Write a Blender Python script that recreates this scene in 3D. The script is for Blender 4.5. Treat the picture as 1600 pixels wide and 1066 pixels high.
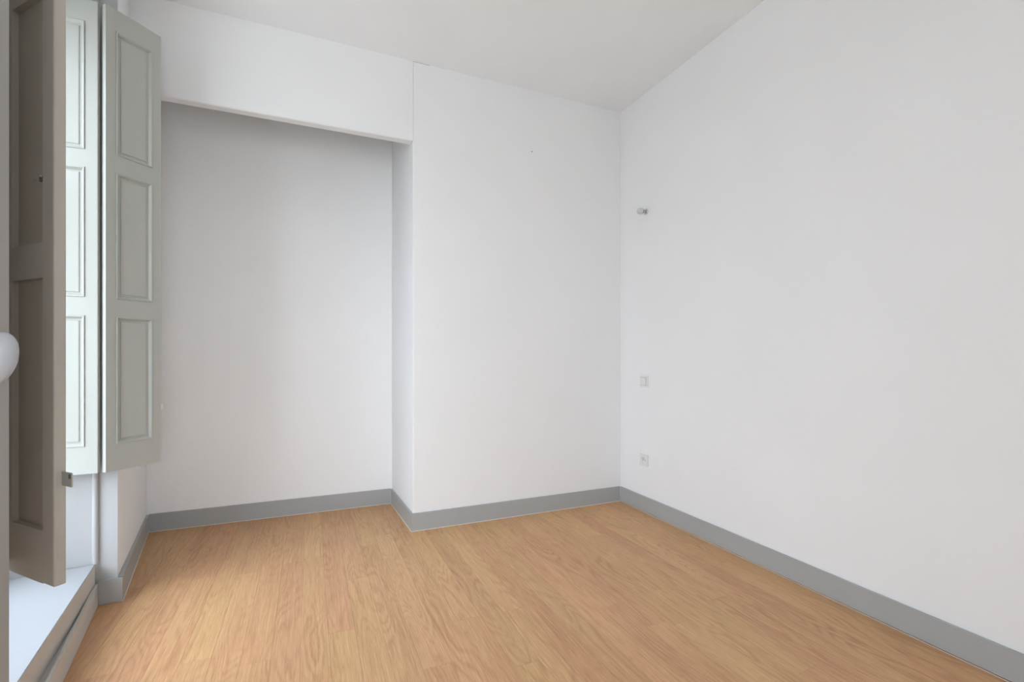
import bpy, bmesh, math, random
from mathutils import Vector, Matrix
random.seed(7)
for o in list(bpy.data.objects): bpy.data.objects.remove(o)
S = bpy.context.scene
C = S.collection

# ---------------------------------------------------------------- camera, world, exposure
F = 725.0; HOR = 557.0; H = 1.07           # focal length and horizon in pixels of 1600x1066, camera height
TH = math.atan(316.0/725.0)                # the room's axes are turned by this against the view
cT, sT = math.cos(TH), math.sin(TH)
cam = bpy.data.cameras.new('camera'); camo = bpy.data.objects.new('camera', cam); C.objects.link(camo)
cam.sensor_width = 36; cam.lens = F/1600*36; cam.shift_y = (HOR-533)/1600; cam.clip_start = 0.02
camo.location = (0, 0, H); camo.rotation_euler = (math.pi/2, 0, -TH); S.camera = camo

w = bpy.data.worlds.new('overcast_sky'); S.world = w; w.use_nodes = True
bg = w.node_tree.nodes['Background']
bg.inputs[1].default_value = 8.4
# overcast sky: bright overhead, paler to the horizon, duller street below it
_n = w.node_tree.nodes; _l = w.node_tree.links
_tc = _n.new('ShaderNodeTexCoord'); _sx = _n.new('ShaderNodeSeparateXYZ'); _mr = _n.new('ShaderNodeMapRange'); _cr = _n.new('ShaderNodeValToRGB')
_l.new(_tc.outputs['Generated'], _sx.inputs[0]); _mr.inputs['From Min'].default_value = -1; _mr.inputs['From Max'].default_value = 1
_l.new(_sx.outputs['Z'], _mr.inputs['Value']); _l.new(_mr.outputs[0], _cr.inputs[0]); _l.new(_cr.outputs[0], bg.inputs[0])
_e = _cr.color_ramp.elements; _e[0].position = .47; _e[0].color = (.42, .455, .48, 1); _e[1].position = .54; _e[1].color = (.66, .735, .83, 1)
_z = _cr.color_ramp.elements.new(1.0); _z.color = (1.38, 1.61, 1.88, 1)
S.view_settings.view_transform = 'Standard'; S.view_settings.look = 'None'
S.view_settings.gamma = 1; S.view_settings.use_curve_mapping = False
S.view_settings.exposure = 0.07

def R(lat, z, h=0.0):                      # camera-aligned metres -> room metres
    return Vector((lat*cT + z*sT, -lat*sT + z*cT, h))

def area(name, loc, rot, sx, sy, power, col, portal=False):
    l = bpy.data.lights.new(name, 'AREA'); l.shape = 'RECTANGLE'; l.size = sx; l.size_y = sy
    l.energy = power; l.color = col
    o = bpy.data.objects.new(name, l); C.objects.link(o); o.location = loc; o.rotation_euler = rot
    if portal: l.cycles.is_portal = True
    return o

# ---------------------------------------------------------------- key points of the plan (faces of the baseboards)
CEIL = 2.88
BT = 0.012                                  # baseboard thickness
b_corner = Vector((2.105, 2.826)); b_pier = Vector((.569, 2.838)); b_alc_r = Vector((.540, 3.445))
b_alc_l = Vector((-.899, 3.468)); b_ret = Vector((-.749, 2.536)); b_win = Vector((-.832, 2.532))
REAR = .05
u = (Vector((-.742, 1.986)) - b_win).normalized()            # along the window wall towards the camera
n_out = Vector((u.y, -u.x));                                  # out of the room through the window
if n_out.x > 0: n_out = -n_out
WIN_W = 1.105; SILL = .18; LINTEL = 2.62; REV = .36
near_jamb = b_win + u*WIN_W
b_rear_l = b_win + u*((b_win.y-REAR)/-u.y)

# daylight reaches the room through the window: the portal only guides the sampling of the sky
wc = b_win + u*WIN_W/2 + n_out*(REV+.12)
area('window_portal', (wc.x, wc.y, (SILL+LINTEL)/2), (math.pi/2, 0, math.atan2(-n_out.y, -n_out.x)+math.pi/2), WIN_W, LINTEL-SILL, 1, (1,1,1), True)
area('rear_fill_light', (.05, -1.7, 1.08), (math.pi/2, 0, math.radians(38)), 1.4, 1.8, 55, (.885, .95, 1))  # added fill light behind the camera, lifts the alcove and pier

# ---------------------------------------------------------------- materials
def mat(name, col, rough=.6, bump=None, spec=.5, metal=0):
    m = bpy.data.materials.new(name); m.use_nodes = True; nt = m.node_tree
    p = nt.nodes['Principled BSDF']; p.inputs['Base Color'].default_value = (*col, 1)
    p.inputs['Roughness'].default_value = rough; p.inputs['Metallic'].default_value = metal
    p.inputs['Specular IOR Level'].default_value = spec
    if bump:
        tc = nt.nodes.new('ShaderNodeTexCoord'); mp = nt.nodes.new('ShaderNodeMapping')
        mp.inputs['Scale'].default_value = bump[2] if len(bump) > 2 else (1, 1, 1)
        no = nt.nodes.new('ShaderNodeTexNoise'); no.inputs['Scale'].default_value = bump[0]; no.inputs['Detail'].default_value = 4
        bp = nt.nodes.new('ShaderNodeBump'); bp.inputs['Strength'].default_value = bump[1]; bp.inputs['Distance'].default_value = .004
        nt.links.new(tc.outputs['Object'], mp.inputs[0]); nt.links.new(mp.outputs[0], no.inputs[0])
        nt.links.new(no.outputs[0], bp.inputs['Height']); nt.links.new(bp.outputs[0], p.inputs['Normal'])
        # faint unevenness of the paint
        mx = nt.nodes.new('ShaderNodeMix'); mx.data_type = 'RGBA'
        n2 = nt.nodes.new('ShaderNodeTexNoise'); n2.inputs['Scale'].default_value = 2.3
        nt.links.new(mp.outputs[0], n2.inputs[0]); nt.links.new(n2.outputs[0], mx.inputs[0])
        mx.inputs[6].default_value = (*[c*.975 for c in col], 1); mx.inputs[7].default_value = (*[min(1, c*1.02) for c in col], 1)
        nt.links.new(mx.outputs[2], p.inputs['Base Color'])
    return m
M = {}
M['wall'] = mat('white_wall_paint', (.885, .885, .882), .75, (60, .03))
M['alcove'] = mat('wall_white_lightened_for_alcove', (.945, .943, .94), .75, (60, .03))  # wall white lightened to make up for the weak light in the alcove
M['ceil'] = mat('white_ceiling_paint', (.91, .918, .925), .85, (50, .03))
M['base'] = mat('grey_satin_paint', (.41, .415, .41), .34, (40, .1))
M['shut'] = mat('grey_green_shutter_paint', (.46, .465, .425), .45, (22, .06, (3, 3, .4)))
M['taupe'] = mat('taupe_shutter_paint', (.50, .46, .40), .5, (22, .06, (3, 3, .4)))
M['taupe_panel'] = mat('darker_taupe_panel_paint', (.44, .395, .325), .55, (22, .06, (3, 3, .4)))  # sunk panels a darker tone than the shutter frame
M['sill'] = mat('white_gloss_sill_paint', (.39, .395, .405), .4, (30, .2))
M['riser'] = mat('greige_riser_paint', (.60, .575, .54), .5, (30, .1))
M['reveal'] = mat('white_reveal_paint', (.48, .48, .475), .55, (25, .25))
M['caulk'] = mat('white_caulk', (.80, .77, .70), .6)
M['gap'] = mat('dark_joint', (.05, .03, .02), .9)
M['door'] = mat('grey_door_paint', (.36, .35, .33), .5, (20, .2))
M['porcelain'] = mat('white_porcelain', (.42, .43, .46), .3)
M['plastic'] = mat('white_plastic', (.80, .80, .79), .35)
M['chrome'] = mat('chrome', (.65, .65, .66), .18, metal=1)
M['steel'] = mat('painted_old_metal', (.42, .41, .37), .45)
M['darkmetal'] = mat('dark_metal', (.12, .11, .10), .4, metal=.8)
M['brass'] = mat('dull_brass', (.45, .36, .22), .4, metal=.9)
M['sub'] = mat('grey_underlay', (.16, .10, .06), .9)

def glass():
    m = bpy.data.materials.new('window_glass'); m.use_nodes = True; nt = m.node_tree; nt.nodes.clear()
    o = nt.nodes.new('ShaderNodeOutputMaterial'); mx = nt.nodes.new('ShaderNodeMixShader')
    t = nt.nodes.new('ShaderNodeBsdfTransparent'); g = nt.nodes.new('ShaderNodeBsdfGlossy'); g.inputs['Roughness'].default_value = .02
    fr = nt.nodes.new('ShaderNodeFresnel'); ge = nt.nodes.new('ShaderNodeNewGeometry')
    mi = nt.nodes.new('ShaderNodeMix'); mi.inputs[2].default_value = 1.45; mi.inputs[3].default_value = 1/1.45   # same reflection on both faces of the pane
    nt.links.new(ge.outputs['Backfacing'], mi.inputs[0]); nt.links.new(mi.outputs[0], fr.inputs[0])
    nt.links.new(fr.outputs[0], mx.inputs[0]); nt.links.new(t.outputs[0], mx.inputs[1]); nt.links.new(g.outputs[0], mx.inputs[2])
    nt.links.new(mx.outputs[0], o.inputs[0]); return m
M['glass'] = glass()

def wood():
    m = bpy.data.materials.new('oak_laminate'); m.use_nodes = True; nt = m.node_tree; L = nt.links.new
    p = nt.nodes['Principled BSDF']
    def N(t, **k):
        n = nt.nodes.new(t)
        for a, b in k.items(): setattr(n, a, b)
        return n
    def math_(op, a, b=None, clamp=False):
        n = N('ShaderNodeMath', operation=op); n.use_clamp = clamp
        for i, v in ((0, a), (1, b)):
            if v is None: continue
            if isinstance(v, (int, float)): n.inputs[i].default_value = v
            else: L(v, n.inputs[i])
        return n.outputs[0]
    def noise(vec, sc, scale=1, detail=2, rough=.5, dist=0):
        mp = N('ShaderNodeMapping'); mp.inputs['Scale'].default_value = sc; L(vec, mp.inputs[0])
        n = N('ShaderNodeTexNoise'); n.inputs['Scale'].default_value = scale; n.inputs['Detail'].default_value = detail
        n.inputs['Roughness'].default_value = rough; n.inputs['Distortion'].default_value = dist; L(mp.outputs[0], n.inputs[0]); return n.outputs[0]
    tc = N('ShaderNodeTexCoord'); oi = N('ShaderNodeObjectInfo')
    add = N('ShaderNodeVectorMath', operation='ADD'); sc = N('ShaderNodeVectorMath', operation='SCALE')
    comb = N('ShaderNodeCombineXYZ'); L(oi.outputs['Random'], comb.inputs[0]); L(oi.outputs['Random'], comb.inputs[1]); L(oi.outputs['Random'], comb.inputs[2])
    L(comb.outputs[0], sc.inputs[0]); sc.inputs['Scale'].default_value = 61.3
    L(tc.outputs['Object'], add.inputs[0]); L(sc.outputs[0], add.inputs[1]); v = add.outputs[0]
    # cathedral figure: contour lines of a long smooth hill per board
    hill = noise(v, (10, 1.5, 1), 1, 1.2, .4, .3)
    wob = noise(v, (60, 9, 1), 1, 2, .55)
    ph = math_('ADD', math_('MULTIPLY', hill, 85), math_('MULTIPLY', wob, 2.4))
    s = math_('MULTIPLY_ADD', math_('SINE', ph), .5); s.node.inputs[2].default_value = .5
    line = math_('POWER', s, 2.0)
    # straight pores
    fine = noise(v, (620, 14, 1), 1, 3, .65)
    fine2 = noise(v, (170, 3.0, 1), 1, 3, .6)
    pore = math_('MULTIPLY', math_('SUBTRACT', fine, .5), 1.1)
    pore2 = math_('MULTIPLY', math_('SUBTRACT', fine2, .5), .7)
    broad = noise(v, (5, 1.1, 1), 1, 2, .5)
    amt = math_('MULTIPLY_ADD', noise(v, (14, 2.0, 1), 1, 2), 2.6, True); amt.node.inputs[2].default_value = -.85
    brk = math_('MULTIPLY_ADD', noise(v, (420, 30, 1), 1, 2, .6), 2.2, True); brk.node.inputs[2].default_value = -.5
    figure = math_('MULTIPLY', math_('MULTIPLY', line, amt), math_('MULTIPLY', brk, .50))
    dark = math_('ADD', math_('ADD', figure, pore), pore2)
    t = math_('ADD', math_('MULTIPLY', dark, .85), math_('MULTIPLY', math_('SUBTRACT', broad, .5), .35))
    t = math_('ADD', t, .25, True)
    ramp = N('ShaderNodeValToRGB'); e = ramp.color_ramp.elements
    e[0].position = 0; e[0].color = (.70, .43, .225, 1); e[1].position = 1; e[1].color = (.30, .142, .060, 1)
    k = ramp.color_ramp.elements.new(.38); k.color = (.53, .303, .150, 1)
    L(t, ramp.inputs[0])
    # tint of each board: pinkish or yellowish, a little lighter or darker
    hs = N('ShaderNodeHueSaturation')
    patch = noise(v, (3, .9, 1), 1, 1)
    r2 = math_('FRACT', math_('MULTIPLY', oi.outputs['Random'], 17.31))
    hue = math_('ADD', math_('MULTIPLY', math_('SUBTRACT', math_('ADD', math_('MULTIPLY', oi.outputs['Random'], .45), patch), .72), .022), .4985)
    val = math_('ADD', math_('MULTIPLY', r2, .07), .98)
    L(hue, hs.inputs['Hue']); L(val, hs.inputs['Value']); hs.inputs['Saturation'].default_value = 1.03
    L(ramp.outputs[0], hs.inputs['Color']); L(hs.outputs[0], p.inputs['Base Color'])
    p.inputs['Roughness'].default_value = .46; p.inputs['Specular IOR Level'].default_value = .45
    bp = N('ShaderNodeBump'); bp.inputs['Strength'].default_value = .12; bp.inputs['Distance'].default_value = .001; bp.invert = True
    L(dark, bp.inputs['Height']); L(bp.outputs[0], p.inputs['Normal'])
    return m
M['wood'] = wood()

# ---------------------------------------------------------------- helpers
def link(name, bm, m, parent=None, smooth=False):
    bmesh.ops.recalc_face_normals(bm, faces=bm.faces)
    me = bpy.data.meshes.new(name); bm.to_mesh(me); bm.free()
    if smooth:
        for p in me.polygons: p.use_smooth = True
    me.materials.append(m)
    o = bpy.data.objects.new(name, me); C.objects.link(o)
    if parent: o.parent = parent
    return o
def empty(name, loc=(0, 0, 0), rz=0, parent=None):
    o = bpy.data.objects.new(name, None); C.objects.link(o); o.location = loc; o.rotation_euler = (0, 0, rz)
    o.empty_display_size = .05
    if parent: o.parent = parent
    return o
def tag(o, label=None, cat=None, group=None, kind=None):
    if label: o['label'] = label
    if cat: o['category'] = cat
    if group: o['group'] = group
    if kind: o['kind'] = kind
    return o
def prism(bm, pts, z0, z1):
    a = [bm.verts.new((p[0], p[1], z0)) for p in pts]; b = [bm.verts.new((p[0], p[1], z1)) for p in pts]
    bm.faces.new(a[::-1]); bm.faces.new(b); n = len(pts)
    for i in range(n): bm.faces.new((a[i], a[(i+1) % n], b[(i+1) % n], b[i]))
def box(bm, x0, x1, y0, y1, z0, z1, bev=0):
    t = bmesh.new(); prism(t, [(x0, y0), (x1, y0), (x1, y1), (x0, y1)], z0, z1)
    if bev: bmesh.ops.bevel(t, geom=list(t.edges), offset=bev, segments=2, affect='EDGES', profile=.5)
    me = bpy.data.meshes.new('tmp'); t.to_mesh(me); t.free(); bm.from_mesh(me); bpy.data.meshes.remove(me)
def lathe(bm, prof, mtx=Matrix(), seg=32):       # prof: (radius, height) along local z
    rings = []
    for r, h in prof:
        if r < 1e-6: rings.append([bm.verts.new(mtx @ Vector((0, 0, h)))])
        else: rings.append([bm.verts.new(mtx @ Vector((r*math.cos(2*math.pi*i/seg), r*math.sin(2*math.pi*i/seg), h))) for i in range(seg)])
    for a, b in zip(rings, rings[1:]):
        for i in range(seg):
            j = (i+1) % seg
            if len(a) == 1 and len(b) == 1: continue
            if len(a) == 1: bm.faces.new((a[0], b[i], b[j]))
            elif len(b) == 1: bm.faces.new((a[i], a[j], b[0]))
            else: bm.faces.new((a[i], a[j], b[j], b[i]))
def off(p, d): return Vector((p[0]+d[0], p[1]+d[1]))

# ---------------------------------------------------------------- structure: walls (baseboards stand BT in front of them)
def nrm(a, b):                                   # unit normal, left of a->b
    d = (Vector(b)-Vector(a)).normalized(); return Vector((-d.y, d.x))
nL = -nrm(b_alc_l, b_ret)                          # out of the room from the alcove's left wall
if nL.x > 0: nL = -nL
w_corner = Vector((2.105+BT, 2.826+BT)); w_pier = Vector((.569+BT, 2.838+BT)); w_alc_r = Vector((.540+BT, 3.445+BT))
w_alc_l = off(b_alc_l, nL*BT); w_alc_l.y += BT
w_ret = off(b_ret, nL*(BT+.008)) + Vector((0, BT)); w_win = b_win + n_out*.004 + Vector((0, BT))
fj = w_win + (n_out*.93 + Vector((-1, -.02))*.07).normalized()*REV   # far reveal, runs out to the window frame
bm = bmesh.new(); prism(bm, [(2.105+BT, -.07), (2.30, -.07), (2.30, 2.85+.75), (2.105+BT, 2.85+.75)], 0, CEIL)
tag(link('wall_right', bm, M['wall']), kind='structure')
bm = bmesh.new(); prism(bm, [w_pier, (w_corner.x-.001, w_corner.y), (w_corner.x-.001, 3.60), (w_alc_r.x, 3.60), w_alc_r], 0, CEIL)
bmesh.ops.recalc_face_normals(bm, faces=bm.faces)
ed = [e for e in bm.edges if abs(e.verts[0].co.x-w_pier.x) < 1e-5 and abs(e.verts[1].co.x-w_pier.x) < 1e-5]
bmesh.ops.bevel(bm, geom=ed, offset=.006, segments=4, affect='EDGES', profile=.5)
tag(link('wall_back', bm, M['wall']), kind='structure')
bm = bmesh.new(); prism(bm, [(w_alc_r.x-.001, w_alc_r.y), (w_alc_r.x-.001, 3.62), (-1.35, 3.62), (-1.35, w_alc_l.y), (w_alc_l.x, w_alc_l.y)], 0, CEIL)
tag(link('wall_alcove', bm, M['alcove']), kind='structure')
# header beam over the alcove, its face in the plane of the pier
bm = bmesh.new(); hl = w_alc_l + (w_ret-w_alc_l)*.66
prism(bm, [(w_pier.x-.0008, w_pier.y+.0006), (w_pier.x-.0008, w_pier.y+.062), (hl.x-.055, w_pier.y+.075), (hl.x-.055, w_pier.y+.018)], 2.392, CEIL)
bmesh.ops.recalc_face_normals(bm, faces=bm.faces)
bmesh.ops.bevel(bm, geom=[e for e in bm.edges if all(abs(v.co.z-2.392) < 1e-5 for v in e.verts)], offset=.004, segments=3, affect='EDGES')
tag(link('wall_header', bm, M['wall']), kind='structure')
# window wall: alcove piece with its return, lintel, sill block, near piece
nj = near_jamb + n_out*.012
njo = nj + n_out*REV
bm = bmesh.new(); E = .16
back_y = w_alc_l.y-.0008
prism(bm, [Vector((w_alc_l.x, back_y)), w_ret, w_win, fj, fj+n_out*E, Vector((fj.x-E*1.2, back_y))], 0, CEIL)
prism(bm, [w_win, nj, njo+n_out*E, fj+n_out*E], LINTEL, CEIL)
wr = Vector((b_rear_l.x, REAR)) + n_out*.012
prism(bm, [nj, wr, wr+n_out*(REV+E), njo+n_out*E], 0, CEIL)
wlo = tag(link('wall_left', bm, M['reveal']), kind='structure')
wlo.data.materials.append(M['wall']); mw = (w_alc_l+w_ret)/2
for p in wlo.data.polygons:                       # the wall inside the alcove and the wall by the door take the lighter wall paint
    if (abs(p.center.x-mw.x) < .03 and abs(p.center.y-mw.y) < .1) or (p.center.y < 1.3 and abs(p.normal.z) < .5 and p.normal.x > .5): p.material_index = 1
# sill block, a slightly different line than the wall: it draws back towards the camera
s_far = Vector((-.842, 2.512+.02)); s_dir = (Vector((-.7326, 1.702)) - Vector((-.840, 2.512))).normalized()
s_near = s_far + s_dir*((s_far.y-nj.y)/-s_dir.y)
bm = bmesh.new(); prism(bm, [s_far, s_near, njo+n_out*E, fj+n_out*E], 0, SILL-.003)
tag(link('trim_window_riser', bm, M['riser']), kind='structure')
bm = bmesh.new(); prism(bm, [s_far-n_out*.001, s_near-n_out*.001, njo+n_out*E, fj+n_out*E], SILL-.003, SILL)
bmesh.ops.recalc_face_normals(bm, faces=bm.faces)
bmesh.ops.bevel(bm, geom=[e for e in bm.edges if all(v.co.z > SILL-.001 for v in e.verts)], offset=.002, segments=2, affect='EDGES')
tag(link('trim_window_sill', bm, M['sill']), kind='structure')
# short wall the open door hangs on; the room goes on behind the camera
DX0, DX1, DH = -.40, .45, 2.10
bm = bmesh.new()
for x0, x1, z0, z1 in ((-1.0, DX0, 0, CEIL),):
    prism(bm, [(x0, -.07), (x1, -.07), (x1, REAR-.001), (x0, REAR-.001)], z0, z1)
tag(link('wall_door_stub', bm, M['wall']), kind='structure')
bm = bmesh.new(); prism(bm, [(-1.6, -2.4), (2.4, -2.4), (2.4, 3.62), (-1.6, 3.62)], CEIL, CEIL+.12)
tag(link('ceiling', bm, M['ceil']), kind='structure')
# the rest of the room behind the camera
bm = bmesh.new()
for q in (((-1.0, -2.5), (2.3, -2.5), (2.3, -2.4), (-1.0, -2.4)), ((-1.1, -2.5), (-1.0, -2.5), (-1.0, -.07), (-1.1, -.07)), ((2.3, -2.5), (2.4, -2.5), (2.4, -.07), (2.3, -.07))):
    prism(bm, q, 0, CEIL)
tag(link('wall_far_rear', bm, M['wall']), kind='structure')

# rounded bead running up the corner of the window reveal
bm = bmesh.new(); c = w_win + n_out*.006 + Vector((0, -.004))
lathe(bm, [(0, SILL+.002), (.011, SILL+.002), (.011, LINTEL-.002), (0, LINTEL-.002)], Matrix.Translation((c.x, c.y, 0)), 20)
for v in bm.verts:
    v.co.x += .0012*math.sin(v.co.z*31)
tag(link('trim_1', bm, M['reveal'], smooth=False), kind='structure')

# ---------------------------------------------------------------- floor of laminate boards
fl = bmesh.new(); prism(fl, [(-1.5, -2.4), (2.3, -2.4), (2.3, 3.6), (-1.5, 3.6)], -.06, -.0082)
floor = tag(link('floor', fl, M['sub']), kind='structure')
PW, PL, G = .0965, 1.285, .00022
joint = {0: 1.807, 1: 1.46, -5: 1.92, 4: 2.40}
pm = None
row0 = .645-PW
def plank_mesh(L0):
    b = bmesh.new(); prism(b, [(G, G), (PW-G, G), (PW-G, L0-G), (G, L0-G)], -.008, 0)
    bmesh.ops.recalc_face_normals(b, faces=b.faces)
    bmesh.ops.bevel(b, geom=[e for e in b.edges if all(v.co.z > -.001 for v in e.verts)], offset=.0003, segments=1, affect='EDGES')
    me = bpy.data.meshes.new('plank'); b.to_mesh(me); b.free(); me.materials.append(M['wood']); return me
full = plank_mesh(PL)
def left_x(y): return -.96 if y > 2.4 else b_win.x + (b_win.y-y)/-u.y*u.x - .03
for r in range(-17, 17):
    x = row0 + r*PW
    if x > 2.2: continue
    j = joint.get(r, random.uniform(0, PL))
    j -= math.ceil((j+.5)/PL)*PL
    y = j
    while y < 3.5:
        y1 = y+PL
        xx = x+PW
        if y1 > -.3 and xx > min(left_x(max(y, 0)), left_x(min(y1, 3.5))) and not (y > 2.9 and x > .62):
            o = bpy.data.objects.new('plank', full); C.objects.link(o); o.location = (x, y, 0); o.parent = floor
        y = y1

# ---------------------------------------------------------------- baseboards, caulk and joints
def board(name, a, b, h=.108, m='base', lift=.0015, t=BT, side=None, gap=False, caulk=True):
    a = Vector(a); b = Vector(b); n = nrm(a, b)
    if n.dot(side) < 0: n = -n                     # n points into the wall
    tt = t-.0005; bmx = bmesh.new()
    prism(bmx, [a, b, b+n*tt, a+n*tt], lift, h)
    bmesh.ops.recalc_face_normals(bmx, faces=bmx.faces)
    bmesh.ops.bevel(bmx, geom=[e for e in bmx.edges if all(v.co.z > h-.001 for v in e.verts)], offset=.002, segments=2, affect='EDGES')
    o = tag(link(name, bmx, M[m]), kind='structure')
    if caulk:
        d = (b-a).normalized(); bc = bmesh.new()
        A = a+d*.001; B = b-d*.001
        prism(bc, [A-n*.0028, B-n*.0028, B+n*.002, A+n*.002], .0001, .0014 if gap else .0026)
        cc = link('caulk_line', bc, M['caulk'], o); cc['label'] = 'thin off-white sealant line along the floor'
    return o
board('baseboard_right', (b_corner.x, .06), (b_corner.x, b_corner.y), side=Vector((1, 0)), lift=.0075, gap=True)
board('baseboard_back', (b_corner.x-.0006, b_corner.y), (b_pier.x-.0, b_pier.y), side=Vector((0, 1)))
board('baseboard_pier', (b_pier.x, b_pier.y+.0004), b_alc_r, side=Vector((1, 0)))
board('baseboard_alcove', (b_alc_r.x-.0005, b_alc_r.y), (b_alc_l.x+.0005, b_alc_l.y), side=Vector((0, 1)))
board('baseboard_left', b_alc_l+Vector((.0003, -.0006)), b_ret+Vector((0, -.001)), side=nL, t=BT+.006)
board('baseboard_return', b_ret+Vector((-.0006, -.0012)), b_win+Vector((.0006, .0)), side=Vector((0, 1)), caulk=False)
board('baseboard_window', b_win+u*.002, b_rear_l+Vector((0, .002)), h=.096, side=n_out, m='riser', caulk=False)
bm = bmesh.new(); f0 = b_win+u*.004+n_out*.012; f1 = b_rear_l+n_out*.012+Vector((0, .004)); f1 = s_near-n_out*.001
prism(bm, [f0, b_win+u*(WIN_W-.02)+n_out*.012, s_near-n_out*.0005-u*.02, s_far-n_out*.0005+u*.03], .0005, .082)
tag(link('trim_6', bm, M['riser']), kind='structure')
for nm, p in (('trim_2', b_corner+Vector((-.0008, -.0008))), ('trim_3', b_alc_r+Vector((-.0008, -.0008))), ('trim_4', b_alc_l+Vector((.0012, -.0016)))):
    bm = bmesh.new(); box(bm, p.x-.0014, p.x+.0002, p.y-.0014, p.y+.0002, .003, .107)
    tag(link(nm, bm, M['caulk']), kind='structure')
# hairline crack where the pier meets the ceiling
bm = bmesh.new(); yy = w_pier.y-.0016
box(bm, w_pier.x, w_pier.x+.10, yy, yy+.0014, CEIL-.0030, CEIL-.0008)
tag(link('trim_5', bm, mat('dusty_crack', (.5, .49, .47), .9)), kind='structure')

# ---------------------------------------------------------------- window in the depth of the reveal (behind the near shutter)
wl = (njo-fj); wlen = wl.length; ang = math.atan2(wl.y, wl.x)
win = empty('window_1', (fj.x, fj.y, SILL+.001), ang); tag(win, kind='structure')
HH = LINTEL-SILL-.002; T0 = .0; T1 = .055
sgn = -1                                           # local -y or +y is outside
if (Matrix.Rotation(ang, 2) @ Vector((0, 1))).dot(n_out) > 0: sgn = 1
def wb(name, x0, x1, y0, y1, z0, z1, m='sill', parent=None, bev=.002):
    bm = bmesh.new(); ya, yb = sorted((y0*sgn, y1*sgn)); box(bm, x0, x1, ya, yb, z0, z1, bev); return link(name, bm, M[m], parent or win)
wb('frame_jamb', .001, .045, T0, T1, 0, HH); wb('frame_jamb', wlen-.045, wlen-.001, T0, T1, 0, HH)
wb('frame_head', .045, wlen-.045, T0, T1, HH-.05, HH); wb('frame_bottom', .045, wlen-.045, T0, T1, 0, .05)
mid = wlen/2
for a, b in ((.047, mid-.001), (mid+.001, wlen-.047)):
    c0, c1 = .008, .048
    cs = wb('casement', a, a+.055, c0, c1, .052, HH-.052)
    wb('stile', b-.055, b, c0, c1, .052, HH-.052, parent=cs)
    for z0, z1 in ((.052, .13), (HH-.11, HH-.052), (.78, .82), (1.56, 1.60)):
        wb('rail', a+.0555, b-.0555, c0, c1, z0, z1, parent=cs)
    for z0, z1 in ((.13, .78), (.82, 1.56), (1.60, HH-.11)):
        wb('pane', a+.056, b-.056, .026, .030, z0+.0005, z1-.0005, m='glass', parent=cs, bev=0)

# ---------------------------------------------------------------- folding shutters
PZ = [(.697, 1.239), (1.315, 1.851), (1.924, 2.453)]; Z0, Z1 = .584, 2.543
def leaf(root, origin, direction, wid, st0, st1, th=.024, a_side=1, name='shutter_leaf', bev=.0016, paint='shut', field='shut'):
    """leaf from origin along direction; local x = width, local y = thickness; moulded face at y=0 if a_side else at y=th"""
    d = Vector(direction).normalized(); rz = math.atan2(d.y, d.x)
    bm = bmesh.new()
    def face_y(k): return k if a_side else th-k
    box(bm, 0, st0, 0, th, Z0, Z1, .0016); box(bm, wid-st1, wid, 0, th, Z0, Z1, bev)
    zs = [Z0] + [z for p in PZ for z in p] + [Z1]
    for i in range(0, 8, 2): box(bm, st0-.0022, wid-st1+bev+.0006, .00006, th-.00006, zs[i], zs[i+1])
    lf = link(name, bm, M[paint], root)
    lf.matrix_local = Matrix.Translation((origin[0]-root.location.x, origin[1]-root.location.y, 0)) @ Matrix.Rotation(rz, 4, 'Z')
    for z0, z1 in PZ:
        x0, x1 = st0, wid-st1
        bm = bmesh.new()                              # moulding ring
        prof = [(.0004, .004), (.0004, -.0022), (.003, -.0034), (.006, -.0026), (.0085, .0015), (.0115, .0060), (.0125, .0092)]
        rings = []
        for q, dep in prof:
            y = face_y(dep)
            rings.append([bm.verts.new(c) for c in ((x0+q, y, z0+q), (x1-q, y, z0+q), (x1-q, y, z1-q), (x0+q, y, z1-q))])
        for A, B in zip(rings, rings[1:]):
            for i in range(4): bm.faces.new((A[i], A[(i+1) % 4], B[(i+1) % 4], B[i]))
        link('moulding', bm, M[paint], lf)
        bm = bmesh.new()                              # fielded panel, flat at the back
        rings = []
        for q, dep in ((.0003, th-.0115), (.0003, .0088), (.020, .0088), (.0215, .0062), (.0235, .0056)):
            y = face_y(dep)
            rings.append([bm.verts.new(c) for c in ((x0+q, y, z0+q), (x1-q, y, z0+q), (x1-q, y, z1-q), (x0+q, y, z1-q))])
        for A, B in zip(rings, rings[1:]):
            for i in range(4): bm.faces.new((A[i], A[(i+1) % 4], B[(i+1) % 4], B[i]))
        bm.faces.new(rings[0]); bm.faces.new(rings[-1])
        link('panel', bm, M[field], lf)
    return lf
def camv(lat, z): v = R(lat, z); return Vector((v.x, v.y))
def camd(a, b): return Vector((a*cT+b*sT, -a*sT+b*cT))

# far pair
fold = camv(-1.695, 1.935)
far = empty('folding_shutter', (fold.x, fold.y, 0))
tag(far, 'pale grey-green two-leaf panelled shutter on the far side of the window, beside the alcove', 'shutter')
l2 = leaf(far, fold, camd(.3516, .936), .219, .038, .038)
p1 = camv(-1.7205, 1.927); d1 = camd(-.9276, -.3736)
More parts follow.
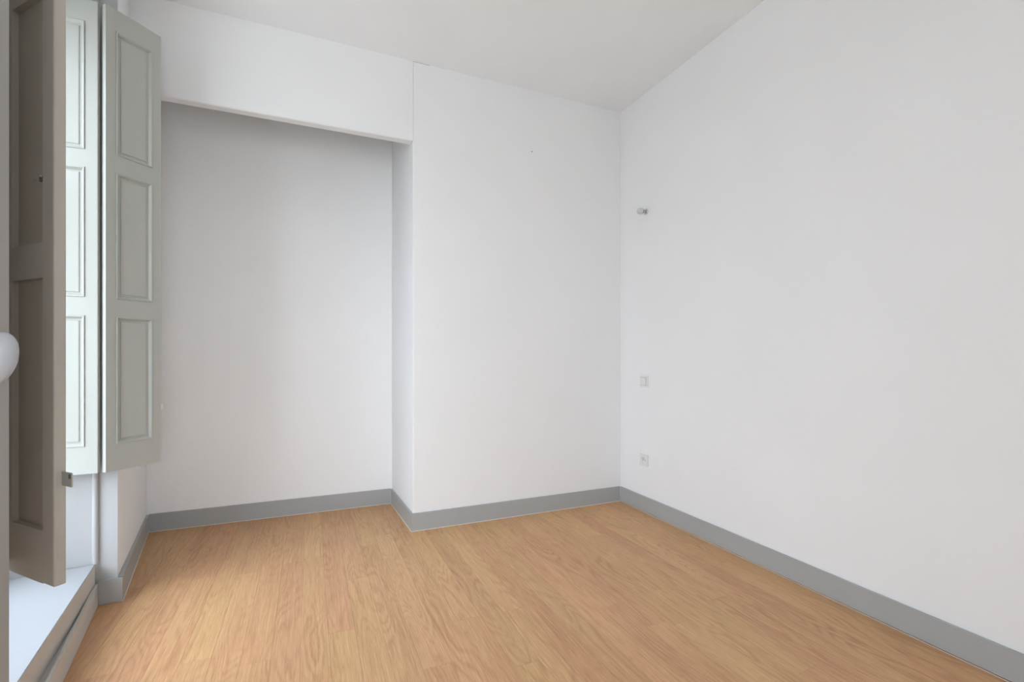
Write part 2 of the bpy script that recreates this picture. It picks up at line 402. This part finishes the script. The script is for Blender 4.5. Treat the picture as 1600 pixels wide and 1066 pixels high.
# leaf one runs back into the reveal; its moulded face looks at the camera: start from the hidden end
st = p1 + d1*.235
l1 = leaf(far, st, -d1, .235, .042, .042)
def child_box(name, parent, x0, x1, y0, y1, z0, z1, m, bev=.0008):
    bm = bmesh.new(); box(bm, x0, x1, y0, y1, z0, z1, bev); return link(name, bm, M[m], parent)
for z in (.80, 1.50, 1.74, 2.30):                     # knuckle hinges in the fold
    bm = bmesh.new(); q = p1.lerp(fold, .42) + camd(0, .016) - Vector((far.location.x, far.location.y))
    lathe(bm, [(0, z-.022), (.0030, z-.022), (.0030, z+.022), (0, z+.022)], Matrix.Translation((q.x, q.y, 0)), 12)
    link('hinge', bm, M['darkmetal'], far)
o = child_box('catch_plate', l2, .2195, .230, .004, .010, .825, .852, 'plastic'); o['label'] = 'small white-painted catch plate on the leaf edge'
child_box('catch_pin', l2, .2195, .224, .006, .010, 1.835, 1.848, 'steel')

# near pair: its inner leaf stands out into the room, back to the camera
e = camv(-.961, .973); dn = camd(-.915, .4035)
near = empty('folding_shutter', (e.x, e.y, 0))
tag(near, 'shaded grey-brown shutter with plain sunk panels, between the open door and the window', 'shutter')
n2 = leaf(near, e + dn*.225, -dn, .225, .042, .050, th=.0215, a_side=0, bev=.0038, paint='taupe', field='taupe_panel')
hp = e + dn*.232 + camd(.4035, .915)*.012
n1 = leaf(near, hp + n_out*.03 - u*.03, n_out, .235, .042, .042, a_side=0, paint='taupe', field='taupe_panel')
# iron tongue on the leading edge
o = child_box('latch_plate', n2, 0.2255, .2255+.040, .0125, .0150, .796, .826, 'steel'); o['label'] = 'painted iron latch tongue standing out from the edge'
o = child_box('latch_screw', n2, .2570, .2630, .0105, .0125, .814, .823, 'darkmetal', .0005)
# thin hook on the upper panel
bm = bmesh.new(); lathe(bm, [(0, 0), (.0022, 0), (.0018, .030), (.0030, .034), (0, .037)], Matrix.Translation((.168, -.003, 1.453)) @ Matrix.Rotation(math.radians(-98), 4, 'Y') @ Matrix.Translation((0, 0, -.012)), 10)
o = link('hook', bm, M['steel'], n2); o['label'] = 'thin metal hook lying across the stile'
child_box('hook_eye', n2, .174, .179, -.004, .001, 1.443, 1.456, 'darkmetal', .001)
# painted-over hinge leaf in the edge
child_box('hinge_plate', n2, .2248, .2258, .006, .0135, .640, .685, 'taupe', .0003)

# ---------------------------------------------------------------- open door with its oval knob, left of the camera
DY1 = .972; dxf = -.427; DT = .036
door = empty('door_1', (dxf, REAR+.004, 0)); tag(door, kind='structure')
DL = DY1-REAR-.004
bm = bmesh.new(); box(bm, -DT, 0, 0, DL, .008, 2.06, .002); lf = link('door_leaf', bm, M['door'], door)
child_box('rebate', lf, -DT+.004, -.006, DL+.0003, DL+.010, .010, 2.055, 'door')
for z0, z1 in ((.16, .92), (1.14, 1.92)):
    bm = bmesh.new()
    rings = [[bm.verts.new((x, y, z)) for y, z in ((.11+q, z0+q), (DL-.16-q, z0+q), (DL-.16-q, z1-q), (.11+q, z1-q))] for q, x in ((0, .0002), (.004, .009), (.012, .010), (.022, .0004))]
    for A, B in zip(rings, rings[1:]):
        for i in range(4): bm.faces.new((A[i], A[(i+1) % 4], B[(i+1) % 4], B[i]))
    link('moulding', bm, M['door'], lf)
kp = camv(-.6890, .624); ky = kp.y-door.location.y; kx = kp.x-dxf
bm = bmesh.new(); bmesh.ops.create_uvsphere(bm, u_segments=40, v_segments=24, radius=1)
for v in bm.verts:
    k = 1 + .10*v.co.z
    v.co = Vector((v.co.x*.0176*k, v.co.y*.0176*k, v.co.z*.0350))
kn = link('door_knob', bm, M['porcelain'], door, True); kn.location = (kx, ky, H-.0015); kn.rotation_euler = (math.radians(0), math.radians(6), 0)
kn['label'] = 'white oval porcelain knob'
bm = bmesh.new(); lathe(bm, [(0, .0005), (.021, .0005), (.021, .003), (.017, .006), (.007, .008), (.006, kx-.016), (.009, kx-.013), (0, kx-.012)], Matrix.Translation((0, ky, H-.0015)) @ Matrix.Rotation(math.pi/2, 4, 'Y'), 28)
link('knob_stem', bm, M['brass'], door, True)

# ---------------------------------------------------------------- small things on the walls
def on_right_wall(px, py):
    xw = b_corner.x+BT; k = (px-800)/F
    # point (k*z, z) turned into the room has x = z*(k*cT+sT)
    z = xw/(k*cT+sT); v = R(k*z, z); return Vector((xw, v.y, H+(HOR-py)*z/F))
Rw = Matrix(((0, 0, -1), (-1, 0, 0), (0, 1, 0))).to_4x4()      # local x -> -Y, local y -> Z, local z -> -X (out of the wall)
def wall_thing(name, px, py, label, cat):
    o = empty(name, on_right_wall(px, py)); o.rotation_euler = Rw.to_euler(); o.location.x -= .0004
    return tag(o, label, cat)
# switch
t = wall_thing('light_switch', 1007, 596, 'white square light switch on the right wall, above the power socket', 'light switch')
bm = bmesh.new(); box(bm, -.040, .040, -.040, .040, 0, .009, .0025); link('plate', bm, M['plastic'], t)
bm = bmesh.new(); box(bm, -.0285, .0285, -.0285, .0285, .0092, .0100, .0003); link('frame', bm, mat('switch_shadow_gap', (.45, .45, .45), .6), t)
bm = bmesh.new(); box(bm, -.026, .026, -.026, .026, .0102, .0128, .0010); link('rocker', bm, M['plastic'], t)
# socket: square plate, round well, two holes and an earth pin
t = wall_thing('power_socket', 1007, 719, 'white square power socket with round well, low on the right wall above the baseboard', 'socket')
bm = bmesh.new(); seg = 32
sq = []
for i in range(seg):
    a = 2*math.pi*i/seg+math.pi/4; c_, s_ = math.cos(a), math.sin(a); k = .040/max(abs(c_), abs(s_)); sq.append((c_*k, s_*k))
r0 = [bm.verts.new((x, y, 0)) for x, y in sq]; r1 = [bm.verts.new((x, y, .0075)) for x, y in sq]; r2 = [bm.verts.new((x*.95, y*.95, .0095)) for x, y in sq]
def ring(r, z): return [bm.verts.new((r*math.cos(2*math.pi*i/seg+math.pi/4), r*math.sin(2*math.pi*i/seg+math.pi/4), z)) for i in range(seg)]
rs = [r0, r1, r2, ring(.0215, .0095), ring(.0205, .0015)]
for A, B in zip(rs, rs[1:]):
    for i in range(seg): bm.faces.new((A[i], A[(i+1) % seg], B[(i+1) % seg], B[i]))
bm.faces.new(rs[-1]); link('plate', bm, M['plastic'], t)
for x in (-.0095, .0095):
    bm = bmesh.new(); lathe(bm, [(0, .0017), (.0032, .0017), (.0032, .0022), (0, .0022)], Matrix.Translation((x, 0, 0)), 14); link('socket_hole', bm, M['gap'], t)
bm = bmesh.new(); lathe(bm, [(0, .0017), (.0026, .0017), (.0026, .012), (.0015, .0145), (0, .015)], Matrix.Translation((0, .011, 0)), 14); link('earth_pin', bm, M['chrome'], t, True)
# capped chrome peg
t = wall_thing('wall_peg', 1009.5, 331, 'small chrome wall peg with round white cap, high on the right wall', 'wall peg')
bm = bmesh.new(); lathe(bm, [(0, 0), (.020, 0), (.020, .003), (.014, .006), (0, .006)], Matrix(), 28); link('rose', bm, M['chrome'], t, True)
bm = bmesh.new(); lathe(bm, [(0, .0062), (.011, .0062), (.0105, .030), (0, .030)], Matrix(), 24); link('stem', bm, M['chrome'], t, True)
bm = bmesh.new(); lathe(bm, [(0, .0302), (.017, .0302), (.0185, .033), (.017, .036), (0, .036)], Matrix(), 28); link('collar', bm, M['darkmetal'], t, True)
bm = bmesh.new(); lathe(bm, [(0, .0362), (.0195, .0362), (.0225, .042), (.0225, .055), (.019, .0635), (.011, .0685), (0, .070)], Matrix(), 32); link('cap', bm, mat('cap_plastic', (.66, .67, .66), .35), t, True)
# nail in the pier
k = (830-800)/F; yw = w_pier.y; z = yw/(-k*sT+cT); v = R(k*z, z)
nl = empty('nail', (v.x, yw-.0008, H+(HOR-238)*z/F)); tag(nl, 'tiny dark nail stuck in the white wall between alcove and corner', 'nail')
nl.rotation_euler = (math.pi/2, 0, 0)
bm = bmesh.new(); lathe(bm, [(0, 0), (.0012, 0), (.0012, .010), (0, .010)], Matrix(), 10); link('shank', bm, M['darkmetal'], nl)
bm = bmesh.new(); lathe(bm, [(0, .0101), (.0034, .0101), (.0034, .0115), (0, .012)], Matrix(), 12); link('nail_head', bm, M['darkmetal'], nl)
